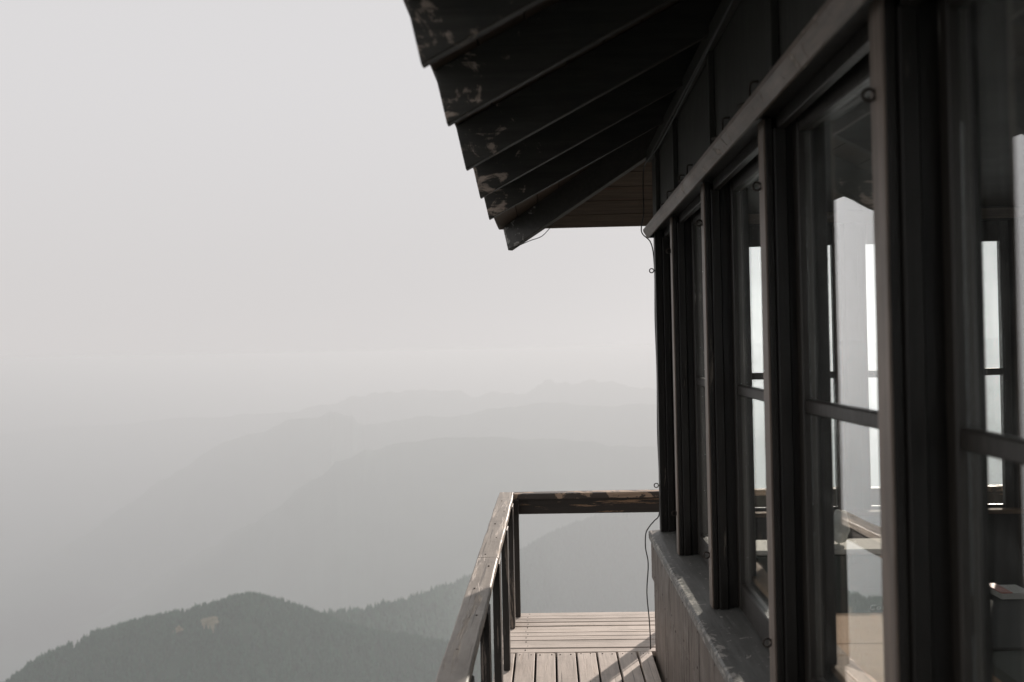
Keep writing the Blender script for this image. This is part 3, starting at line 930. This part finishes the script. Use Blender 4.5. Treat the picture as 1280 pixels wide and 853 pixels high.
finish("end_planks", bm, M_deck_x, deck)
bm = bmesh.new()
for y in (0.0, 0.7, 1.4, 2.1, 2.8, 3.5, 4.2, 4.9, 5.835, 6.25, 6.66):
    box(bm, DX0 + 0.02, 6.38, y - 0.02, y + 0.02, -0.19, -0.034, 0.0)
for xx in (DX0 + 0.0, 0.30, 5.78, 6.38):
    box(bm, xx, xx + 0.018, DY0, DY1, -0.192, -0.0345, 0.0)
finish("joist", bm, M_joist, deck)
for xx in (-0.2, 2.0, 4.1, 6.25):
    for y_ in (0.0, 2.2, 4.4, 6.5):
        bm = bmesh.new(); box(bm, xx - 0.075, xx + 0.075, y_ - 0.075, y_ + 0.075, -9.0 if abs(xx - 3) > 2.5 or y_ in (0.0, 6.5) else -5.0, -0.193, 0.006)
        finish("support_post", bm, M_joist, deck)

# ------------------------------------------------------------------ railing
rail = empty("guard_rail", (-0.285, 3.0, 0))
tag(rail, "weathered wooden guard rail with flat cap along the walkway edge", "railing")
CAPZ = 0.778
def plank_cap(x0, x1, y0, y1, mat, nseg, along):
    """a hand-worn cap: many cross sections, slightly uneven edges"""
    bm = bmesh.new()
    rings = []
    for i in range(nseg + 1):
        t = i / nseg
        e1 = 0.001 * math.sin(t * 31 + x0 * 9) + random.uniform(-.0006, .0006); e2 = 0.001 * math.sin(t * 23 + 1) + random.uniform(-.0006, .0006)
        b_ = 0.005
        z0, z1 = CAPZ - 0.034, CAPZ + 0.0015 * math.sin(t * 12)
        if along == 'y':
            y = y0 + (y1 - y0) * t
            a, c = x0 + e1, x1 + e2
            P = [(a, y, z0), (a, y, z1 - b_), (a + b_, y, z1), (c - b_, y, z1), (c, y, z1 - b_), (c, y, z0)]
        else:
            x = x0 + (x1 - x0) * t
            a, c = y0 + e1, y1 + e2
            P = [(x, a, z0), (x, a, z1 - b_), (x, a + b_, z1), (x, c - b_, z1), (x, c, z1 - b_), (x, c, z0)]
        rings.append([bm.verts.new(p) for p in P])
    for a, b_ in zip(rings, rings[1:]):
        for q in range(6):
            bm.faces.new((a[q], a[(q + 1) % 6], b_[(q + 1) % 6], b_[q]))
    bm.faces.new(rings[0]); bm.faces.new(rings[-1][::-1])
    bmesh.ops.recalc_face_normals(bm, faces=bm.faces)
    hr = finish("handrail", bm, mat, rail)
    if along == 'y' and x0 < 0:
        add_nails(hr, [(-0.30 + 0.03 * (k % 2) + random.uniform(-.006, .006), y_, CAPZ + 0.0012) for k, y_ in enumerate(np.arange(max(y0, 1.5) + 0.06, y1, 0.41))], 0.0038, M_iron)
    return hr
plank_cap(-0.335, -0.242, -0.14, 4.62, M_cap_y, 60, 'y')
plank_cap(-0.334, -0.241, 4.6215, 6.715, M_cap_y, 30, 'y')
plank_cap(-0.2405, 6.42, 6.620, 6.715, M_capfar, 70, 'x')
plank_cap(6.33, 6.425, -0.14, 6.618, M_cap_y, 60, 'y')
plank_cap(-0.2405, 6.328, -0.14, -0.045, M_cap_x, 60, 'x')
bm = bmesh.new(); box(bm, -0.3, 6.36, 6.640, 6.678, 0.645, 0.7435, 0.003)
finish("rail_beam", bm, M_beam, rail)
bm = bmesh.new(); box(bm, -0.308, -0.272, -0.12, 6.638, 0.655, 0.7435, 0.003)
finish("rail_beam", bm, M_beam_y, rail)
bm = bmesh.new(); box(bm, 6.36, 6.396, -0.12, 6.638, 0.655, 0.7435, 0.003)
finish("rail_beam", bm, M_beam_y, rail)
bm = bmesh.new(); box(bm, -0.27, 6.358, -0.11, -0.074, 0.655, 0.7435, 0.003)
finish("rail_beam", bm, M_beam, rail)
def rail_post(x0, x1, y0, y1, z0=0.001, z1=0.7435):
    bm = bmesh.new(); box(bm, x0, x1, y0, y1, z0, z1, 0.003, 0.001)
    finish("post", bm, M_bal, rail)
rail_post(-0.2705, -0.208, 6.59, 6.6395)                 # corner post
for y in (6.32, 5.50, 4.64, 3.78, 2.92, 2.06, 1.20, 0.34):
    rail_post(-0.270, -0.236, y, y + 0.14)
for x in (0.80, 1.75, 2.7, 3.65, 4.6, 5.5):
    rail_post(x, x + 0.085, 6.60, 6.6395)
for y in (0.4, 1.5, 2.6, 3.7, 4.8, 5.9, 6.5):
    rail_post(6.32, 6.3595, y, y + 0.09)
for x in (0.5, 1.6, 2.7, 3.8, 4.9, 5.9):
    rail_post(x, x + 0.09, -0.0735, -0.04)

# ------------------------------------------------------------------ cable down the corner
cpts = [(0.575, 2.6, 2.74), (0.572, 3.6, 2.715), (0.573, 4.6, 2.70), (0.572, 5.3, 2.70), (0.566, 5.72, 2.72), (0.558, 5.845, 2.70), (0.552, 5.852, 2.60), (0.552, 5.852, 2.45), (0.538, 5.86, 2.37), (0.545, 5.86, 2.33), (0.590, 5.835, 2.27),
        (0.604, 5.832, 2.117), (0.601, 5.832, 1.848), (0.605, 5.832, 1.534), (0.601, 5.832, 1.219), (0.606, 5.832, 0.95), (0.602, 5.832, 0.771), (0.575, 5.86, 0.722),
        (0.550, 5.865, 0.692), (0.526, 5.86, 0.650), (0.522, 5.85, 0.571), (0.535, 5.85, 0.481), (0.524, 5.85, 0.325), (0.534, 5.85, 0.168), (0.538, 5.85, 0.05), (0.538, 5.86, 0.004)]
bm = bmesh.new(); tube(bm, smoothpath(cpts, 5), 0.0034, 7)
tag(finish("cable", bm, M_cable, None, True), "thin black cable running down the far cabin corner", "cable")
# loose wire under the hip
bm = bmesh.new()
tube(bm, smoothpath([(-0.235, 6.64, 2.335), (-0.20, 6.60, 2.345), (-0.10, 6.50, 2.375), (-0.02, 6.46, 2.40), (0.05, 6.38, 2.465)], 5), 0.0025, 6)
tag(finish("wire", bm, M_cable, None, True), "short loose wire hanging under the corner rafter tail", "wire")

# ------------------------------------------------------------------ inside the room
tb = empty("table", (1.0, 2.75, 0))
tag(tb, "pine table in the cabin with sunlit bare wood top", "table")
bm = bmesh.new()
for k in range(5):
    box(bm, 0.80, 1.24, 1.80 + k * 0.38, 1.80 + k * 0.38 + 0.378, 0.722, 0.75, 0.002)
finish("tabletop", bm, M_table, tb)
for x in (0.83, 1.17):
    for y in (1.85, 3.62):
        bm = bmesh.new(); box(bm, x, x + 0.045, y, y + 0.045, 0.0, 0.722, 0.003)
        finish("leg", bm, M_table, tb)

st = empty("storage_chest", (1.19, 4.61, 0))
tag(st, "dark green metal storage chest with pale lid behind the table", "chest")
bm = bmesh.new(); box(bm, 0.87, 1.488, 4.50, 4.74, 0.02, 0.792, 0.008)
finish("case", bm, M_stove, st)
bm = bmesh.new(); box(bm, 0.865, 1.492, 4.492, 4.745, 0.793, 0.815, 0.005)
finish("lid", bm, M_stovetop, st)
bm = bmesh.new(); box(bm, 0.872, 1.486, 4.4955, 4.4995, 0.640, 0.646, 0.001)
finish("seam", bm, M_black, st)
for x in (0.95, 1.28):
    bm = bmesh.new(); box(bm, x, x + 0.035, 4.488, 4.4998, 0.75, 0.80, 0.003)
    finish("latch", bm, M_black, st)
cu = bpy.data.curves.new("lettering", 'FONT')
cu.body = "Coleman"; cu.size = 0.040; cu.extrude = 0.0006; cu.shear = 0.3; cu.space_character = 1.25
to = bpy.data.objects.new("lettering_src", cu); C.objects.link(to)
bpy.context.view_layer.update()
me = bpy.data.meshes.new_from_object(to.evaluated_get(bpy.context.evaluated_depsgraph_get()))
bpy.data.objects.remove(to)
me.transform(Matrix.Translation((1.345, 4.4985, 0.556)) @ Matrix.Rotation(math.pi / 2, 4, 'X') @ Matrix.Diagonal((0.9, 0.75, 1, 1)))
me.materials.clear(); me.materials.append(M_letter)
lo = bpy.data.objects.new("lettering", me); C.objects.link(lo); lo.parent = st; lo.matrix_parent_inverse = Matrix.Translation(-st.location)

# crumpled cloth on the chest
bm = bmesh.new()
bmesh.ops.create_icosphere(bm, subdivisions=4, radius=1)
from mathutils import noise as mn
for v in bm.verts:
    p = v.co.copy()
    k = 1 + 0.30 * mn.noise(p * 1.7) + 0.20 * mn.noise(p * 3.6) + 0.08 * mn.noise(p * 8)
    v.co = Vector((1.262 + p.x * 0.048 * k, 4.63 + p.y * 0.05 * k, 0.9 + p.z * 0.066 * k))
zmin = min(v.co.z for v in bm.verts)
for v in bm.verts: v.co.z += 0.8155 - zmin
tag(finish("crumpled_cloth", bm, M_cloth, None, True), "crumpled white cloth bundle lying on the chest's pale lid", "cloth")

bk = empty("bunk", (1.75, 3.7, 0))
tag(bk, "low bunk under a plain grey green blanket", "bunk")
bm = bmesh.new(); box(bm, 1.51, 2.30, 2.75, 4.85, 0.34, 0.41, 0.006)
finish("frame", bm, M_inwall, bk)
for x in (1.53, 2.22):
    for y in (2.78, 4.76):
        bm = bmesh.new(); box(bm, x, x + 0.06, y, y + 0.06, 0.0, 0.34, 0.004); finish("leg", bm, M_inwall, bk)
bm = bmesh.new(); box(bm, 1.52, 2.29, 2.76, 4.84, 0.41, 0.55, 0.03)
finish("mattress", bm, M_bunk, bk)
bm = bmesh.new(); box(bm, 1.515, 2.295, 3.9, 4.845, 0.548, 0.562, 0.006)
finish("blanket", bm, simple("dark wool", (0.03, 0.03, 0.028), 0.95, 0, 0.15, 80, 0.5), bk)

nb = empty("notebook", (2.02, 4.70, 0.562))
tag(nb, "small pale notebook with red edge lying on the bunk", "notebook")
bm = bmesh.new(); box(bm, 1.955, 2.09, 4.62, 4.78, 0.5625, 0.590, 0.002); finish("pages", bm, M_paper, nb)
bm = bmesh.new(); box(bm, 1.950, 2.00, 4.61, 4.79, 0.5905, 0.596, 0.001); finish("cover", bm, M_redp, nb)

br = empty("walking_stick", (1.52, 3.55, 0))
tag(br, "pale wooden walking stick with black grip leaning beside the bunk", "walking stick")
bm = bmesh.new(); tube(bm, [(1.405, 3.63, 0.002), (1.40, 3.52, 0.45), (1.396, 3.45, 0.80)], 0.013, 10)
finish("shaft", bm, M_handle, br, True)
bm = bmesh.new(); tube(bm, [(1.396, 3.45, 0.795), (1.395, 3.445, 0.82), (1.394, 3.44, 0.845), (1.394, 3.438, 0.855)], 0.02, 10, [0.016, 0.021, 0.019, 0.008])
finish("grip", bm, M_black, br, True)

nc = empty("notice_card", (2.4, 5.59, 0.56))
tag(nc, "dim grey card pinned low on the far inside wall", "card")
bm = bmesh.new(); box(bm, 2.325, 2.47, 5.588, 5.594, 0.46, 0.60, 0.001); finish("card", bm, M_notice, nc)
